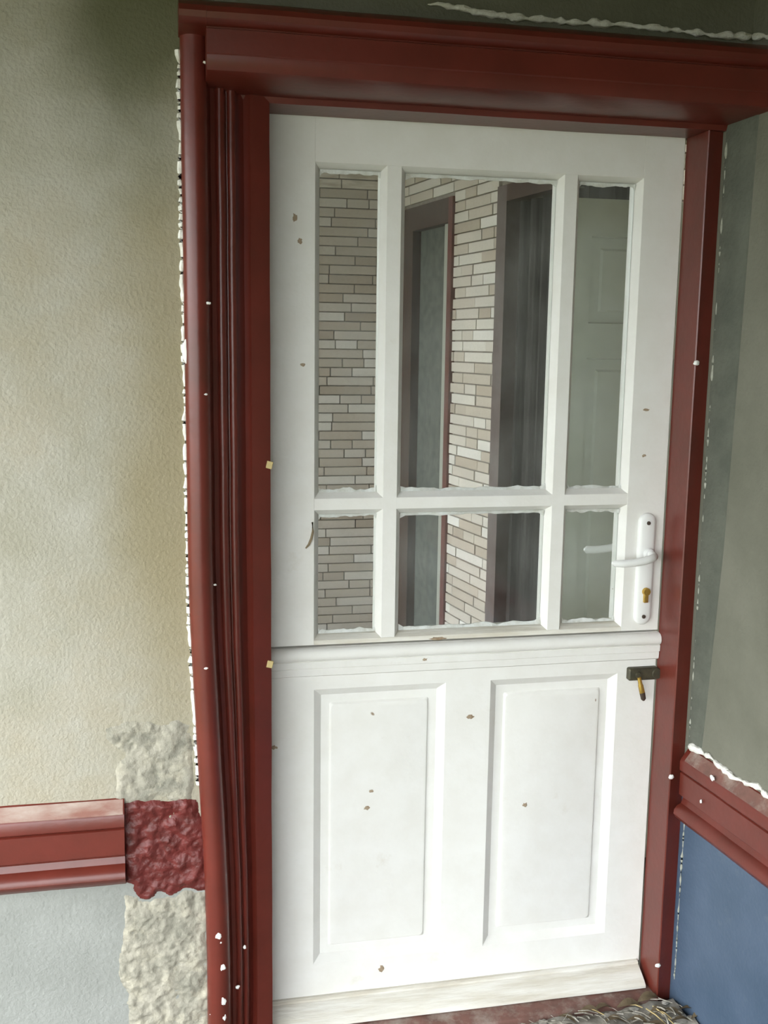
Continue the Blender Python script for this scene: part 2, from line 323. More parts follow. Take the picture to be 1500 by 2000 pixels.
# ================================================================ DOOR CASING (red)
# left casing: outer roll, two beads, cove, flat inner face
prof = [(-0.168, 0.0), (-0.168, -0.150)]
prof += arc(-0.1455, -0.156, 0.0225, 180, 345, 14)
prof += [(-0.1225, -0.140), (-0.117, -0.124), (-0.110, -0.122)]
prof += arc(-0.1005, -0.121, 0.0085, 190, 345, 6)
prof += [(-0.089, -0.112)]
prof += arc(-0.0800, -0.111, 0.0075, 190, 345, 6)
prof += [(-0.070, -0.103), (-0.064, -0.094), (-0.057, -0.089), (-0.050, -0.094), (-0.046, -0.100), (-0.012, YF-0.001), (-0.0105, YF), (-0.0105, 0.0)]
def LEAN(a, b, t):
    k = min(1.0, max(0.0, (1.05-t)/0.85)); k = k*k*(3-2*k)
    return (a+0.024*k*min(1.0, max(0.0, (-0.035-a)/0.075)), b, t)
prism('trim_1', prof, LEAN, FZ, 1.906, M_red, steps=40, jit=0.0012, label='moulded red casing up the left side of the door', cat='door casing', kind='structure')
# lintel: deep soffit, flat front and a round cap
lp = [(1.822, 0.0), (1.822, YF), (1.832, YF-0.004), (1.834, -0.212), (1.839, -0.224), (1.848, -0.229), (1.862, -0.230), (1.864, -0.2325), (1.901, -0.2325), (1.903, -0.228), (1.905, -0.229),
      (1.907, -0.239), (1.913, -0.247), (1.922, -0.250), (1.931, -0.247), (1.937, -0.239), (1.945, -0.225), (1.950, -0.18), (1.956, 0.0)]
prism('trim_2', lp, HORZ, -0.126, 1.0, M_red, steps=20, jit=0.001, label='deep dark red lintel casing over the door', cat='door casing', kind='structure')
cap = [(1.905, -0.10), (1.905, -0.229), (1.907, -0.239), (1.913, -0.247), (1.922, -0.250), (1.931, -0.247), (1.937, -0.239), (1.945, -0.225), (1.950, -0.18), (1.956, -0.10)]
prism('corner_cap', cap, HORZ, -0.170, -0.1262, M_red, parent=bpy.data.objects['trim_2'])
# right jamb: narrow front face and inner reveal
rj = [(0.8485, 0.0), (0.8485, YF+0.002), (0.8505, YF), (0.884, YF+0.013), (0.905, YF+0.015), (0.905, 0.0)]
prism('trim_3', rj, VERT, FZ, 1.8215, M_red, steps=20, jit=0.0008, label='narrow red jamb on the right side of the door', cat='door casing', kind='structure')
# threshold
th = [(FZ, 0.05), (-0.036, 0.05), (-0.036, -0.086), (-0.040, -0.095), (-0.047, -0.099), (FZ, -0.099)]
prism('trim_4', th, HORZ, -0.010, 0.848, M_redworn, steps=30, jit=0.002, label='worn red-brown threshold under the door', cat='threshold', kind='structure')
# --- chair rails
RZ = [(0.385, 0.0), (0.385, 0.010), (0.391, 0.016), (0.397, 0.026), (0.406, 0.031), (0.415, 0.030), (0.423, 0.024), (0.428, 0.014), (0.440, 0.010), (0.4455, 0.012),
      (0.447, 0.018), (0.449, 0.021), (0.498, 0.021), (0.500, 0.017), (0.502, 0.021), (0.505, 0.023), (0.524, 0.023), (0.530, 0.020), (0.551, 0.004), (0.553, 0.0)]
prism('trim_5', RZ, lambda a, b, t: (t, YW-b, a+0.004), -3.0, -0.292, M_red, steps=40, jit=0.0015, label='moulded red rail on the wall left of the door, broken at its end', cat='chair rail', kind='structure')
prism('trim_6', [(a, b) for a, b in RZ], lambda a, b, t: RB(t, b, a), 0.006, 3.1, M_red, steps=50, jit=0.0012, label='moulded red rail on the blue side wall right of the door', cat='chair rail', kind='structure')
t6 = bpy.data.objects['trim_6']; t5 = bpy.data.objects['trim_5']; t1 = bpy.data.objects['trim_1']; t2 = bpy.data.objects['trim_2']; t3 = bpy.data.objects['trim_3']; t4 = bpy.data.objects['trim_4']
# worn pale top of both rails
prism('worn_edge', [(0.5285, 0.0206), (0.5515, 0.0035), (0.552, 0.0042), (0.530, 0.0210)], lambda a, b, t: (t, YW-b, a+0.004), -3.0, -0.294, M_wornpale, parent=t5, steps=60, label='worn pale paint along the top of the rail')
prism('worn_edge', [(0.5285, 0.0206), (0.5515, 0.0035), (0.552, 0.0042), (0.530, 0.0210)], lambda a, b, t: RB(t, b, a), 0.02, 3.1, M_redworn, parent=t6, steps=60, label='dusty top of the rail')

# --- rough mortar where the plaster has come away left of the casing
O = (0, YW, 0)
def poly(px): return [(U(a, b, YW).x, U(a, b, YW).z) for a, b in px]
up = poly([(205, 1415), (262, 1406), (300, 1412), (352, 1406), (374, 1412), (379, 1470), (383, 1562), (300, 1564), (240, 1572), (222, 1566), (228, 1535), (215, 1505), (238, 1470), (206, 1450)])
roughpatch('mortar_patch', up, O, X, Z, -Y, 0.003, 0.0036, 46, M_mortar, wf, res=0.0035, seed=1.3, label='rough cream mortar patch above the red rail')
rd = poly([(228, 1572), (250, 1563), (383, 1558), (402, 1600), (410, 1740), (392, 1742), (360, 1738), (336, 1750), (312, 1744), (290, 1762), (270, 1754), (258, 1735), (240, 1730), (235, 1650)])
roughpatch('painted_mortar', rd, O, X, Z, -Y, 0.005, 0.0060, 42, M_redrough, wf, res=0.0035, seed=4.1, label='rough mortar painted red between rail and casing')
lo = poly([(238, 1736), (262, 1752), (300, 1758), (340, 1746), (372, 1736), (408, 1742), (411, 1900), (413, 2040), (240, 2060), (250, 1960), (228, 1900), (240, 1820)])
roughpatch('mortar_patch', lo, O, X, Z, -Y, 0.004, 0.0050, 48, M_mortar, wf, res=0.0035, seed=7.7, label='rough grey mortar below the red rail')
# crumbling filler line along casing, lintel and right jamb
def bead(name, pts, r, m, parent, seed=0.0, var=0.6, **k):
    P = []; R = []
    for i in range(len(pts)-1):
        a, b = Vector(pts[i]), Vector(pts[i+1]); n = max(2, int((b-a).length/0.006))
        for j in range(n):
            p = a.lerp(b, j/n); q = Vector((p.x*50+seed, p.y*50, p.z*50))
            P.append(p+Vector((noise.noise(q), 0, noise.noise(q+Vector((5, 5, 5)))))*r*0.7); R.append(max(0.0006, r*(1+var*2*noise.noise(q*1.3+Vector((2, 8, 1))))))
    return tube(name, P, R, m, parent, seg=7, **k)
bead('filler_line', [(LEAN(-0.1685, 0, z)[0], YW-0.001, z) for z in (1.885, 1.4, 1.0, 0.9, 0.8, 0.7, 0.6, 0.565)], 0.0048, M_filler, wf, seed=1, var=0.35, label='white crumbling filler along the red casing')
a0 = U(835, 6, YW-0.004); a1 = U(1000, 34, YW-0.004); a2 = U(1260, 52, YW-0.004); a3 = U(1400, 68, YW-0.004); a4 = RB(0.066, 0.003, U(1445, 72, YW).z)
bead('filler_line', [tuple(p) for p in (a0, a1, a2, a3, a4, RB(0.11, 0.003, a4.z-0.010), RB(0.20, 0.003, a4.z-0.022), RB(0.30, 0.003, a4.z-0.026))], 0.0050, M_filler, wf, seed=3, label='ragged pale filler line over the lintel')
bead('filler_line', [tuple(RB(0.004, 0.001, z)) for z in (1.80, 1.3, 0.9, 0.57)], 0.0017, M_crumb, wr, seed=6, var=1.1, label='thin filler line beside the right jamb')
bead('filler_line', [tuple(RB(s, 0.002, 0.556+0.006*math.sin(s*30))) for s in (0.01, 0.08, 0.16, 0.24, 0.34, 0.5, 0.8)], 0.0055, M_filler, wr, seed=9, label='white filler smeared above the right rail')
bead('filler_line', [tuple(RB(0.003, 0.001, z)) for z in (0.38, 0.2, 0.0)], 0.0014, M_crumb, wr, seed=12, var=1.3)
# white paint splashes on the red woodwork
def splash(px, py, yy, sx, sz, par, seed, dy=0.0025):
    p = U(px, py, yy); return blob('paint_splash', p, (sx, dy, sz), M_splash, par, n=(12, 8), rough=0.22, seed=seed)
for i, (a, b, sx, sz, yy) in enumerate([(364, 685, 0.007, 0.019, -0.165), (401, 122, 0.006, 0.0022, -0.170), (407, 592, 0.005, 0.0022, -0.171), (400, 770, 0.005, 0.002, -0.174), (402, 1305, 0.005, 0.003, -0.177),
        (427, 1828, 0.006, 0.007, -0.1775), (428, 1841, 0.006, 0.004, -0.176), (432, 1890, 0.009, 0.008, -0.176), (434, 1956, 0.006, 0.011, -0.176), (414, 1980, 0.004, 0.004, -0.168), (436, 1988, 0.006, 0.009, -0.175),
        (464, 1928, 0.004, 0.004, -0.147), (420, 1142, 0.003, 0.002, -0.160), (478, 1850, 0.003, 0.004, -0.139)]):
    splash(a, b, yy, sx, sz, t1, i)
for i, (a, b, sx, sz) in enumerate([(1391, 1519, 0.009, 0.005), (1392, 1636, 0.006, 0.003), (1483, 1704, 0.008, 0.003), (1369, 1565, 0.003, 0.004)]):
    p = UP(a, b, RB(0, 0.025, 0), RN); o = blob('paint_splash', p, (0.002, sx, sz), M_splash, t6, rough=0.3, seed=20+i)
for i, (a, b) in enumerate([(1311, 1517), (1285, 1886), (1360, 709)]):
    splash(a, b, YF-0.001, 0.006, 0.005, t3, 40+i)
for a, b in ((526, 908), (527, 1297)):
    p = U(a, b, YF-0.001); bm = bmesh.new(); box(bm, (-0.006, -0.003, -0.007), (0.006, 0.003, 0.007), 0.001)
    o = link('hinge_tip', fin(bm, 'hinge_tip'), M_straw, t1); o.location = p; o.rotation_euler = (0, 0.25, 0)

# ================================================================ DOOR (two halves, one above the other)
LX0, LX1 = -0.02, 0.8465
TH = 0.042; CH = 0.011; GY = 0.018
up_leaf = empty('door_1', 'glazed white upper half of the door with six panes', 'door', kind='structure', loc=(0.4, 0, 0.79))
lw_leaf = empty('door_2', 'panelled white lower half of the door', 'door', kind='structure', loc=(0.4, 0, 0))
def kid(o, p):
    o.parent = p; o.matrix_parent_inverse = Matrix.Translation(p.location).inverted(); return o
ZB, ZT = 0.790, 1.8225
xs = [(0.085, 0.226), (0.254, 0.589), (0.616, 0.759)]; zs = [(0.799, 1.069), (1.092, 1.740)]
E_ = 0.0
kid(prism('stile', [(LX0, E_), (0.085, E_), (0.085+CH, GY), (0.085+CH, TH), (LX0, TH)], VERT, ZB, ZT, M_white), up_leaf)
kid(prism('stile', [(LX1, TH), (0.759-CH, TH), (0.759-CH, GY), (0.759, E_), (LX1-0.002, E_), (LX1, 0.002)], VERT, ZB, ZT, M_white), up_leaf)
kid(prism('top_rail', [(1.740-CH, GY), (1.740, E_+0.0002), (ZT, E_+0.0002), (ZT, TH-0.001), (1.740-CH, TH-0.001)], HORZ, 0.0855, 0.7585, M_white), up_leaf)
kid(prism('bottom_rail', [(ZB, E_+0.0002), (0.799, E_+0.0002), (0.799+CH, GY), (0.799+CH, TH-0.001), (ZB, TH-0.001)], HORZ, 0.0855, 0.7585, M_whitedirt), up_leaf)
for a, b in ((0.226, 0.254), (0.589, 0.616)):
    kid(prism('glazing_bar', [(a, E_+0.0004), (b, E_+0.0004), (b+CH, GY), (b+CH, TH-0.002), (a-CH, TH-0.002), (a-CH, GY)], VERT, 0.7995, 1.7395, M_white), up_leaf)
kid(prism('glazing_bar', [(1.069, E_+0.0006), (1.092, E_+0.0006), (1.092+CH, GY), (1.092+CH, TH-0.003), (1.069-CH, TH-0.003), (1.069-CH, GY)], HORZ, 0.0855, 0.7585, M_white), up_leaf)
def ragged(name, x0, x1, z, up, par, seed):
    """thin ragged putty line lying on the glass"""
    bm = bmesh.new(); n = 26; A = []; B = []
    for i in range(n+1):
        x = x0+(x1-x0)*i/n; h = 0.006+0.004*noise.noise(Vector((x*30, seed, 1)))+0.003*noise.noise(Vector((x*90, seed, 7)))
        if i in (0, n): h += 0.006
        A.append((bm.verts.new((x, GY-0.0045, z)), bm.verts.new((x, GY+0.001, z)))); B.append((bm.verts.new((x, GY-0.0008, z+up*h)), bm.verts.new((x, GY+0.001, z+up*h))))
    for i in range(n):
        bm.faces.new((A[i][0], A[i+1][0], B[i+1][0], B[i][0])); bm.faces.new((B[i][0], B[i+1][0], B[i+1][1], B[i][1])); bm.faces.new((A[i][0], A[i][1], A[i+1][1], A[i+1][0]))
    return link(name, fin(bm, name), M_putty, None)
for zi, (z0, z1) in enumerate(zs):
    for xi, (x0, x1) in enumerate(xs):
        p = kid(mbox('pane', (x0+CH-0.004, GY, z0+CH-0.004), (x1-CH+0.004, GY+0.003, z1-CH+0.004), M_glass), up_leaf)
        for up_, zz, sd in ((1, z0+CH, zi*3+xi), (-1, z1-CH, 9+zi*3+xi)):
            r = ragged('putty_line', x0+CH, x1-CH, zz, up_, None, sd*1.7); r.parent = p; r.matrix_parent_inverse = Matrix.Translation(up_leaf.location).inverted() @ Matrix.Identity(4)
            r.matrix_parent_inverse = (Matrix.Translation(up_leaf.location) @ p.matrix_parent_inverse @ p.matrix_basis).inverted()
# curl of peeling paint on the left stile
c = [U(*q, -0.004) for q in ((610, 1020), (611, 1038), (608, 1052), (603, 1064), (597, 1071))]
kid(tube('paint_curl', [tuple(v) for v in c], [0.0016, 0.0022, 0.0026, 0.0024, 0.0015], M_leaf, seg=6), up_leaf)
for i, (a, b, sx, sz, par, yy) in enumerate([(576, 425, .004, .007, up_leaf, 0), (586, 470, .005, .005, up_leaf, 0), (592, 712, .005, .003, up_leaf, 0), (1258, 890, .004, .003, up_leaf, 0), (1262, 800, .008, .002, up_leaf, 0), (855, 1247, .018, .003, up_leaf, 0),
        (918, 1400, .007, .004, lw_leaf, 0), (725, 1545, .005, .003, lw_leaf, .0085), (716, 1578, .006, .004, lw_leaf, .0085), (745, 1892, .005, .007, lw_leaf, 0), (1025, 1572, .006, .004, lw_leaf, .0085), (535, 1460, .006, .004, lw_leaf, 0), (830, 1288, .005, .003, lw_leaf, -.012), (718, 1296, .004, .003, lw_leaf, -.010)]):
    kid(blob('paint_chip', U(a, b, yy), (sx, 0.0008, sz), M_chip, n=(9, 6), rough=0.5, seed=i+90), par)
# --- lower half
LZ = 0.7855
kid(prism('stile', [(LX0, 0), (0.086, 0), (0.086, TH), (LX0, TH)], VERT, 0.0, LZ, M_white), lw_leaf)
kid(prism('stile', [(0.756, 0), (LX1-0.002, 0), (LX1, 0.002), (LX1, TH), (0.756, TH)], VERT, 0.0, LZ, M_white), lw_leaf)
kid(mbox('muntin', (0.367, 0.0003, 0.079), (0.466, TH-0.001, 0.695), M_white), lw_leaf)
kid(mbox('top_rail', (0.086, 0.0002, 0.695), (0.756, TH-0.001, LZ), M_white), lw_leaf)
kid(mbox('bottom_rail', (0.086, 0.0002, 0.0), (0.756, TH-0.001, 0.079), M_white), lw_leaf)
for x0, x1 in ((0.086, 0.367), (0.466, 0.756)):
    z0, z1 = 0.079, 0.695
    def q(i, r): return rrect(x0+i, x1-i, z0+i, z1-i, r)
    kid(ringpanel('panel', [(q(0, 0.0008), 0.0004), (q(0.016, 0.0012), 0.0135), (q(0.0165, 0.0012), 0.014), (q(0.034, 0.004), 0.014), (q(0.0375, 0.010), 0.0095), (q(0.041, 0.013), 0.0085)], M_white, smooth=20), lw_leaf)
# weather moulding across the split
wm = [(0.785, 0.002), (0.7845, -0.006), (0.782, -0.012), (0.777, -0.016), (0.770, -0.0175), (0.764, -0.016), (0.760, -0.012), (0.7585, -0.010), (0.7575, -0.0125), (0.744, -0.0115), (0.7425, -0.007), (0.7415, -0.0085), (0.727, -0.0075), (0.7245, -0.004), (0.7235, 0.002)]
kid(prism('weather_moulding', wm, HORZ, -0.005, 0.8475, M_white, steps=24, jit=0.0006), lw_leaf)
# drip board along the bottom
db = [(0.006, 0.002), (0.006, -0.006), (0.003, -0.010), (-0.001, -0.0105), (-0.004, -0.016), (-0.012, -0.030), (-0.022, -0.046), (-0.028, -0.052), (-0.0335, -0.053), (-0.0335, 0.002)]
kid(prism('drip_board', db, HORZ, -0.006, 0.838, M_whitedirt, steps=30, jit=0.0014), lw_leaf)
# --- lever handle on a long plate
HX, HZ0, HZ1 = 0.8055, 0.804, 1.050
pl = kid(ringpanel('handle_plate', [(rrect(HX-0.0200, HX+0.0200, HZ0, HZ1, 0.0198, 10), -0.0003), (rrect(HX-0.0200, HX+0.0200, HZ0, HZ1, 0.0198, 10), -0.004), (rrect(HX-0.0180, HX+0.0180, HZ0+0.002, HZ1-0.002, 0.0178, 10), -0.007), (rrect(HX-0.012, HX+0.012, HZ0+0.008, HZ1-0.008, 0.0119, 10), -0.0095)], M_handle, smooth=50, label='long white handle plate'), up_leaf)
def sub(o, p):
    o.parent = p; o.matrix_parent_inverse = (Matrix.Translation(up_leaf.location) @ p.matrix_parent_inverse @ p.matrix_basis).inverted() if p is not None else Matrix.Identity(4); return o
for z in (1.029, 0.823): sub(disc('screw', (HX, 0, z), 0.0042, -0.0125, -0.008, M_screw, bev=1), pl)
sub(disc('lock_cylinder', (HX+0.002, 0, 0.879), 0.0088, -0.0175, -0.008, M_brass, bev=1, label='brass lock cylinder'), pl)
sub(mbox('cylinder_tail', (HX-0.0035, -0.016, 0.855), (HX+0.0065, -0.008, 0.875), M_brass, bev=0.0015), pl)
sub(disc('lever_rose', (HX+0.004, 0, 0.962), 0.0125, -0.018, -0.008, M_handle, bev=1), pl)
lv = [(HX+0.004, -0.010, 0.962), (HX+0.004, -0.030, 0.9625), (HX+0.002, -0.043, 0.9625), (HX-0.008, -0.052, 0.961), (HX-0.026, -0.056, 0.957), (HX-0.050, -0.056, 0.9535), (HX-0.075, -0.055, 0.952), (HX-0.094, -0.054, 0.953), (HX-0.100, -0.0535, 0.954)]
sub(tube('lever', lv, [0.0085, 0.0085, 0.0085, 0.0090, 0.0090, 0.0085, 0.0082, 0.0070, 0.003], M_handle, seg=12, flat=0.8, label='white lever handle'), pl)
lv2 = [(x, TH-(y+0.0)+0.0, z) for x, y, z in lv]
ip = kid(mbox('inside_plate', (HX-0.02, TH, HZ0), (HX+0.02, TH+0.008, HZ1), M_handle, bev=0.003), up_leaf)
sub(tube('inside_lever', lv2, [0.0085]*8+[0.003], M_handle, seg=12, flat=0.8), ip)
# --- rim latch with brass key on the lower half
lt = kid(ringpanel('rim_latch', [(rrect(0.777, 0.846, 0.680, 0.708, 0.004, 4), 0.0), (rrect(0.777, 0.846, 0.680, 0.708, 0.004, 4), -0.011), (rrect(0.780, 0.843, 0.683, 0.705, 0.003, 4), -0.014)], M_dark, label='dark tarnished latch case'), lw_leaf)
def sub2(o, p):
    o.parent = p; o.matrix_parent_inverse = (Matrix.Translation(lw_leaf.location) @ p.matrix_parent_inverse @ p.matrix_basis).inverted(); return o
sub2(disc('latch_nose', (0.843, 0, 0.694), 0.0125, -0.0165, -0.004, M_dark, bev=1), lt)
sub2(disc('key_collar', (0.797, 0, 0.694), 0.007, -0.020, -0.012, M_dark, bev=1), lt)
k0 = Vector((0.797, -0.021, 0.690)); k1 = Vector((0.8095, -0.023, 0.640)); dk = (k1-k0)
sub2(tube('key_shank', [tuple(k0), tuple(k0+dk*0.3), tuple(k0+dk*0.36), tuple(k0+dk*0.72), tuple(k0+dk*0.95), tuple(k1)], [0.0042, 0.0045, 0.0058, 0.0062, 0.005, 0.002], M_brass, seg=10, flat=0.55, label='brass key hanging from the latch'), lt)
sub2(tube('key_tip', [tuple(k0+dk*0.70), tuple(k0+dk*0.98), tuple(k0+dk*1.06)], [0.0062, 0.0056, 0.002], M_screw, seg=10, flat=0.6), lt)

# ================================================================ HALL BEHIND THE GLASS
KS = 0.862
def H(p): return CAM + (Vector(p)-CAM)*KS        # brings the hall to its size
YB = H((0, 3.7, 0)).y
HC = Vector((H((1.052, 3.7, 0)).x, YB, 0)); HA = math.radians(-9.5)
HD = Vector((-math.sin(HA), -math.cos(HA), 0))     # along the hall's right wall, towards the viewer
HN = Vector((-math.cos(HA), math.sin(HA), 0)); HN = Vector((-HD.y, HD.x, 0)); HN = HN if HN.x < 0 else -HN
def HB(s, n, z): return HC + HD*s + HN*n + Z*z
def hbox(bm, s0, s1, n0, n1, z0, z1):
    vs = [bm.verts.new(HB(s, n, z)) for z in (z0, z1) for s, n in ((s0, n0), (s1, n0), (s1, n1), (s0, n1))]
    for q in ((0, 1, 2, 3), (4, 5, 6, 7), (0, 1, 5, 4), (1, 2, 6, 5), (2, 3, 7, 6), (3, 0, 4, 7)): bm.faces.new([vs[i] for i in q])
def hb(name, s0, s1, n0, n1, z0, z1, m, parent=None, **k):
    bm = bmesh.new(); hbox(bm, s0, s1, n0, n1, z0, z1); return link(name, fin(bm, name), m, parent, **k)
def sy(y): return (YB-H((0, y, 0)).y)/(-HD.y)      # unscaled depth -> distance along the right wall
S_FO, S_GL, S_GR, S_PR, S_FR, S_BR, S_DR = [sy(v) for v in (3.55, 3.397, 3.039, 2.968, 2.921, 2.477, 2.391)]
S_END = S_DR+0.85
ZD = H((0, 3.2, 2.104)).z; ZG = H((0, 3.2, 1.985)).z; ZO = H((0, 2.3, 2.017)).z
HF, HCE = -0.09, 2.46
PITCH = 0.0432
wb = empty('wall_back', 'pale brick wall at the far end of the hall seen through the left panes', 'wall', kind='structure')
ws = empty('wall_side', 'pale brick side wall of the hall seen through the middle panes', 'wall', kind='structure')
bm = bmesh.new(); box(bm, (-1.6, YB+0.004, -0.3), (HC.x+0.35, YB+0.2, 2.6)); link('joint_bed', fin(bm, 'joint_bed'), M_joint, wb)
# side wall body in pieces around its two openings
bm = bmesh.new(); hbox(bm, -0.1, S_FO, -0.004, -0.16, -0.3, 2.6); hbox(bm, S_FO, S_FR, -0.004, -0.16, ZD, 2.6); hbox(bm, S_FR, S_BR, -0.004, -0.16, -0.3, 2.6); hbox(bm, S_BR, S_END, -0.004, -0.16, ZO+0.06, 2.6); hbox(bm, S_END, 3.0, -0.004, -0.16, -0.3, 2.6)
link('joint_bed', fin(bm, 'joint_bed'), M_joint, ws)
bm = bmesh.new(); box(bm, (-0.5, -0.5, -0.5), (0.5, 0.5, 0.5)); BRICK = fin(bm, 'brick'); BRICK.materials.append(M_brick)
def courses(place, blocked, s0, s1, z0, z1, keep, par, seed):
    """bricks one by one where the panes show them; the others joined"""
    rnd = random.Random(seed); rest = bmesh.new(); n = 0; row = 0; z = z0
    while z < z1-0.02:
        s = s0-rnd.random()*0.2
        while s < s1:
            L = rnd.choice((0.105, 0.21, 0.21, 0.225, 0.25)); a, b = max(s, s0), min(s+L-0.006, s1); s += L
            for a, b in blocked(a, b, z, z+PITCH-0.006):
                if b-a < 0.015: continue
                d = 0.008+rnd.random()*0.004
                ctr, rot = place((a+b)/2, z+(PITCH-0.006)/2, d)
                if keep(ctr) and n < 300:
                    o = bpy.data.objects.new('brick', BRICK); COL.objects.link(o); o.parent = par
                    o.location = ctr; o.rotation_euler = (0, 0, rot); o.scale = (b-a, d+0.014, PITCH-0.006); n += 1
                else:
                    m = Matrix.Translation(ctr) @ Matrix.Rotation(rot, 4, 'Z') @ Matrix.Diagonal((b-a, d+0.014, PITCH-0.006, 1))
                    bmesh.ops.create_cube(rest, size=1.0, matrix=m)
        z += PITCH
    if len(rest.verts): link('brickwork', fin(rest, 'brickwork'), M_brickj, par, kind='stuff')
courses(lambda s, z, d: (Vector((s, YB+0.007-d/2-0.0, z)), 0.0), lambda a, b, z0, z1: [(a, b)], -1.2, HC.x, HF, HCE, lambda c: c.x > 0.30 and 0.0 < c.z < 2.12, wb, 3)
def blk(a, b, z0, z1):
    out = []
    segs = [(0.0, S_FO), (S_FR, S_BR), (S_END, 2.7)]
    if z0 > ZD+0.01: segs = [(0.0, S_BR), (S_END, 2.7)]
    if z0 > ZO+0.06: segs = [(0.0, 2.7)] if z0 > ZD+0.01 else [(0.0, S_FO), (S_FR, 2.7)]
    for p, q in segs:
        u, v = max(a, p), min(b, q)
        if v > u: out.append((u, v))
    return out
rotw = math.atan2(HD.y, HD.x)
courses(lambda s, z, d: (HB(s, -0.007+d/2, z), rotw), blk, 0.0, 2.7, HF, HCE, lambda c: (YB-c.y) < 1.75 and 0.10 < c.z < 2.2, ws, 5)
# hall shell: floor, ceiling, left side with a wide window
link('floor_hall', (lambda b: (box(b, (-1.6, 0.1, -0.3), (2.0, YB+0.1, HF)), fin(b, 'floor_hall'))[1])(bmesh.new()), M_floor, label='grey hall floor behind the door', cat='floor', kind='structure')
link('ceiling_hall', (lambda b: (box(b, (-1.6, 0.06, HCE), (2.0, YB+0.2, 2.6)), fin(b, 'ceiling_hall'))[1])(bmesh.new()), M_hallwall, label='plaster ceiling of the hall behind the door', cat='ceiling', kind='structure')
bm = bmesh.new(); xl = -1.3
box(bm, (xl-0.2, 0.06, -0.3), (xl, YB, 0.25)); box(bm, (xl-0.2, 0.06, 2.25), (xl, YB, 2.6)); box(bm, (xl-0.2, 0.06, 0.25), (xl, 0.5, 2.25)); box(bm, (xl-0.2, YB-0.1, 0.25), (xl, YB, 2.25))
link('wall_hall_left', fin(bm, 'wall_hall_left'), M_hallwall, label='hall wall with a wide window opening, left of the brick', cat='wall', kind='structure')
bm = bmesh.new(); box(bm, (0.90, 0.06, -0.3), (1.6, 0.10, 2.6)); box(bm, (-1.6, 0.06, -0.3), (-0.05, 0.10, 2.6)); box(bm, (-0.05, 0.06, 1.83), (0.90, 0.10, 2.6))
link('wall_hall_front', fin(bm, 'wall_hall_front'), M_hallwall, label='inner face of the wall around the white door', cat='wall', kind='structure')
# dark-framed glazed door in the side wall
d3 = empty('door_3', 'dark framed hall door with frosted grey glass beside the pale brick pier', 'door', kind='structure')
hb('frame_post', S_FO, S_GL, 0.02, -0.06, HF, ZD, M_brown, d3); hb('frame_post', S_PR, S_FR, 0.02, -0.06, HF, ZD, M_redbrown, d3)
hb('frame_head', S_GL, S_PR, 0.02, -0.06, ZG, ZD, M_brown, d3); hb('leaf_edge', S_GR, S_PR, 0.006, -0.05, HF, ZG, M_greytrim, d3)
hb('frosted_pane', S_GL, S_GR, -0.02, -0.03, HF, ZG, M_frost, d3)
# doorway with a dark curtain
d4 = empty('door_4', 'hall doorway framed in brown wood right of the brick pier', 'door', kind='structure')
hb('frame_post', S_BR, S_DR, 0.015, -0.12, HF, ZO+0.06, M_mauve, d4); hb('frame_head', S_DR, S_END, 0.015, -0.12, ZO, ZO+0.06, M_brown, d4)
hb('frame_post', S_END-0.05, S_END, 0.014, -0.12, HF, ZO, M_brown, d4)
bm = bmesh.new(); n = 90; rows = []
for zz in (HF+0.02, 0.7, 1.4, ZO-0.001):
    rows.append([[bm.verts.new(HB(S_DR+0.002+(S_END-S_DR-0.056)*i/n, -0.05+0.018*math.sin(i*0.62)+0.008*math.sin(i*1.7+zz)+e, zz)) for i in range(n+1)] for e in (0.0, -0.004)])
for r in range(3):
    for i in range(n):
        bm.faces.new((rows[r][0][i], rows[r][0][i+1], rows[r+1][0][i+1], rows[r+1][0][i])); bm.faces.new((rows[r][1][i], rows[r+1][1][i], rows[r+1][1][i+1], rows[r][1][i+1]))
link('curtain', fin(bm, 'curtain'), M_curtain, label='dark pleated curtain hanging in the hall doorway', cat='curtain', smooth=60)
# narrow white panelled leaf standing open in the hall, seen through the right panes
YL = 0.60
d5 = empty('door_5', 'narrow pale panelled hall door leaf seen through the right panes', 'door', kind='structure', loc=(1.05, YL, HF))
def W_(px, py): return U(px, py, YL)
wx0 = W_(1096, 700).x; px0 = W_(1146, 700).x; wtop = W_(1170, 388).z; pzt = W_(1180, 462).z; pzb = W_(1180, 632).z; p2t = W_(1180, 700).z
wx1 = wx0+0.40; px1 = wx1-(px0-wx0)
bm = bmesh.new()
def wb_(a, b, z0, z1, y0): box(bm, (a, y0, z0), (b, YL+0.035, z1))
kid(mbox('stile', (wx0, YL, HF+0.01), (px0, YL+0.035, wtop), M_hdoor), d5); kid(mbox('stile', (px1, YL, HF+0.01), (wx1, YL+0.035, wtop), M_hdoor), d5); bm.free()
kid(mbox('rail', (px0, YL, pzt), (px1, YL+0.035, wtop), M_hdoor), d5); kid(mbox('rail', (px0, YL, p2t), (px1, YL+0.035, pzb), M_hdoor), d5); kid(mbox('rail', (px0, YL, HF+0.01), (px1, YL+0.035, 0.15), M_hdoor), d5)
for z0, z1 in ((pzb, pzt), (0.15, p2t)):
    kid(ringpanel('panel', [(rrect(px0, px1, z0, z1, 0.001), YL+0.001), (rrect(px0+0.003, px1-0.003, z0+0.003, z1-0.003, 0.001), YL+0.012), (rrect(px0+0.03, px1-0.03, z0+0.03, z1-0.03, 0.001), YL+0.012), (rrect(px0+0.036, px1-0.036, z0+0.036, z1-0.036, 0.001), YL+0.006)], M_hdoor), d5)

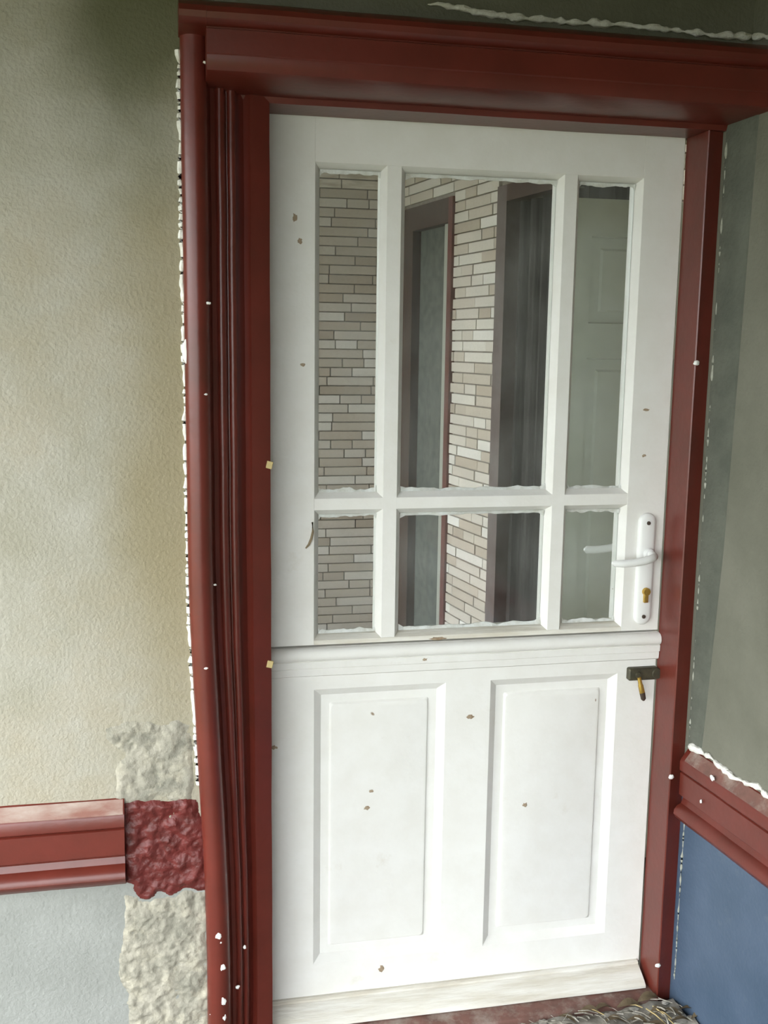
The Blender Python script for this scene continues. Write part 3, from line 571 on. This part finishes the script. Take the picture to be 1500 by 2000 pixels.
# ================================================================ RUBBISH ON THE FLOOR IN THE CORNER
hp = [(0.42, -0.098), (0.86, -0.096), (0.905, -0.10), (0.93, -0.40), (0.60, -0.42), (0.40, -0.30)]
bm = bmesh.new(); n = 60; V = {}
for i in range(n+1):
    for j in range(n+1):
        x = 0.36+0.57*i/n; y = -0.0995-0.34*j/n
        if x > 0.886+(-0.088-y)*0.0875: continue
        e = min(1, (x-0.36)/0.22)*min(1, max(0, (0.46+y)/0.14))
        q = Vector((x*26, y*26, 2.0)); h = 0.030+0.012*noise.noise(q)+0.003*noise.noise(q*2.7)+0.012*max(0, (x-0.75)/0.15)
        V[i, j] = bm.verts.new((x, y, FZ+max(-0.004, h*e-0.003*(1-e))))
for (i, j) in V:
    q = [(i, j), (i+1, j), (i+1, j+1), (i, j+1)]
    if all(t in V for t in q): bm.faces.new([V[t] for t in q])
link('dust_heap', fin(bm, 'dust_heap'), M_dust, label='grey dust and litter swept into the corner by the threshold', cat='dust', kind='stuff', smooth=80)
rnd = random.Random(11)
def heapz(x, y):
    e = min(1, max(0, (x-0.36)/0.22))*min(1, max(0, (0.46+y)/0.14)); return FZ+(0.030+0.012*max(0, (x-0.75)/0.15))*e
def onheap(px, py, lift=0.0):
    z = -0.035
    for _ in range(6):
        d = _r*((px-750)/FPX)+_d*((py-1000)/FPX)+_f; p = CAM+d*((z-CAM.z)/d.z); z = heapz(p.x, p.y)+lift
    return p
for i, (a, b, s) in enumerate([(1330, 1990, 0.020), (1240, 1972, 0.015), (1190, 1985, 0.019), (1120, 1990, 0.014), (1300, 1958, 0.011), (1060, 1996, 0.012), (1352, 1962, 0.010), (1215, 1955, 0.009)]):
    p = onheap(a, b, 0.002)
    blob('plaster_chunk', p, (s*0.8, s*0.65, s*0.28), M_chunk, n=(12, 8), rough=0.3, seed=50+i, label='pale crumbled plaster lump in the litter by the threshold', cat='rubble', group='plaster lumps by the threshold')
def leaf(p, L, w, rz, rx):
    bm = bmesh.new(); n = 6; A = []
    for i in range(n+1):
        t = i/n; ww = w*math.sin(math.pi*min(0.97, t*0.95+0.04)); zc = 0.25*L*math.sin(t*2.4)
        A.append([bm.verts.new((t*L, s*ww, zc+0.5*abs(s)*ww)) for s in (-1, 0, 1)])
    for i in range(n):
        for j in range(2): bm.faces.new((A[i][j], A[i+1][j], A[i+1][j+1], A[i][j+1]))
    bmesh.ops.solidify(bm, geom=bm.faces[:], thickness=0.0006)
    o = link('dry_leaf', fin(bm, 'dry_leaf'), M_leaf, label='curled brown dry leaf in the litter by the threshold', cat='leaf', group='dry leaves by the threshold', smooth=60)
    o.location = p; o.rotation_euler = (rx, 0.1, rz)
for i, (a, b) in enumerate([(1268, 1985), (1225, 1992), (1290, 1975), (1160, 1975), (1205, 1968), (1310, 1996), (1090, 1985), (1130, 1978), (1178, 1996), (1245, 1958), (1325, 1972), (1350, 1990), (1260, 1999)]):
    leaf(onheap(a, b, 0.005), 0.04+0.012*rnd.random(), 0.008+0.004*rnd.random(), rnd.uniform(-0.9, 0.3), rnd.uniform(-0.3, 0.3))
for i, (a, b, c_, d_) in enumerate([(1275, 1965, 1318, 2002), (1262, 1970, 1300, 2000), (1285, 1972, 1312, 1990), (1140, 1968, 1180, 1982), (1228, 1962, 1255, 1968)]):
    p, q = onheap(a, b, 0.012), onheap(c_, d_, 0.010)
    tube('straw_stalk', [tuple(p), tuple(p.lerp(q, 0.5)+Vector((0, 0, 0.003))), tuple(q)], 0.0012, M_straw, seg=6, label='thin yellow straw stalk in the litter by the threshold', cat='straw', group='straw stalks by the threshold')
fb = bmesh.new()
for i in range(420):
    x = rnd.uniform(0.42, 0.90); y = rnd.uniform(-0.40, -0.105)
    if x > 0.87+(-0.088-y)*0.0875: continue
    L = rnd.uniform(0.012, 0.05); an = rnd.gauss(-0.75, 0.5); z = heapz(x, y)+rnd.uniform(0.006, 0.016); w = rnd.uniform(0.0006, 0.0022)
    d = Vector((math.cos(an), math.sin(an), rnd.uniform(-0.15, 0.15)))*L; q = Vector((-math.sin(an), math.cos(an), 0))*w
    c0 = Vector((x, y, z)); 
    if (c0+d).x > 0.875+(-0.088-(c0+d).y)*0.0875 or (c0+d).y > -0.1: continue
    rr = []
    for t in (0, 0.5, 1): 
        m_ = c0+d*t+Vector((0, 0, 0.10*L*math.sin(t*3.1))); rr.append([fb.verts.new(m_-q), fb.verts.new(m_+q), fb.verts.new(m_+Vector((0, 0, w)))])
    for a in range(2):
        for b in range(3): fb.faces.new((rr[a][b], rr[a][(b+1) % 3], rr[a+1][(b+1) % 3], rr[a+1][b]))
link('fibre_litter', fin(fb, 'fibre_litter'), M_fibre, bpy.data.objects['dust_heap'], kind='stuff')
p = onheap(1340, 1950, 0.010)
blob('red_scrap', p, (0.006, 0.005, 0.012), M_ragred, n=(8, 6), rough=0.3, seed=77, label='small faded red scrap by the blue wall', cat='scrap')
bpy.context.view_layer.update()
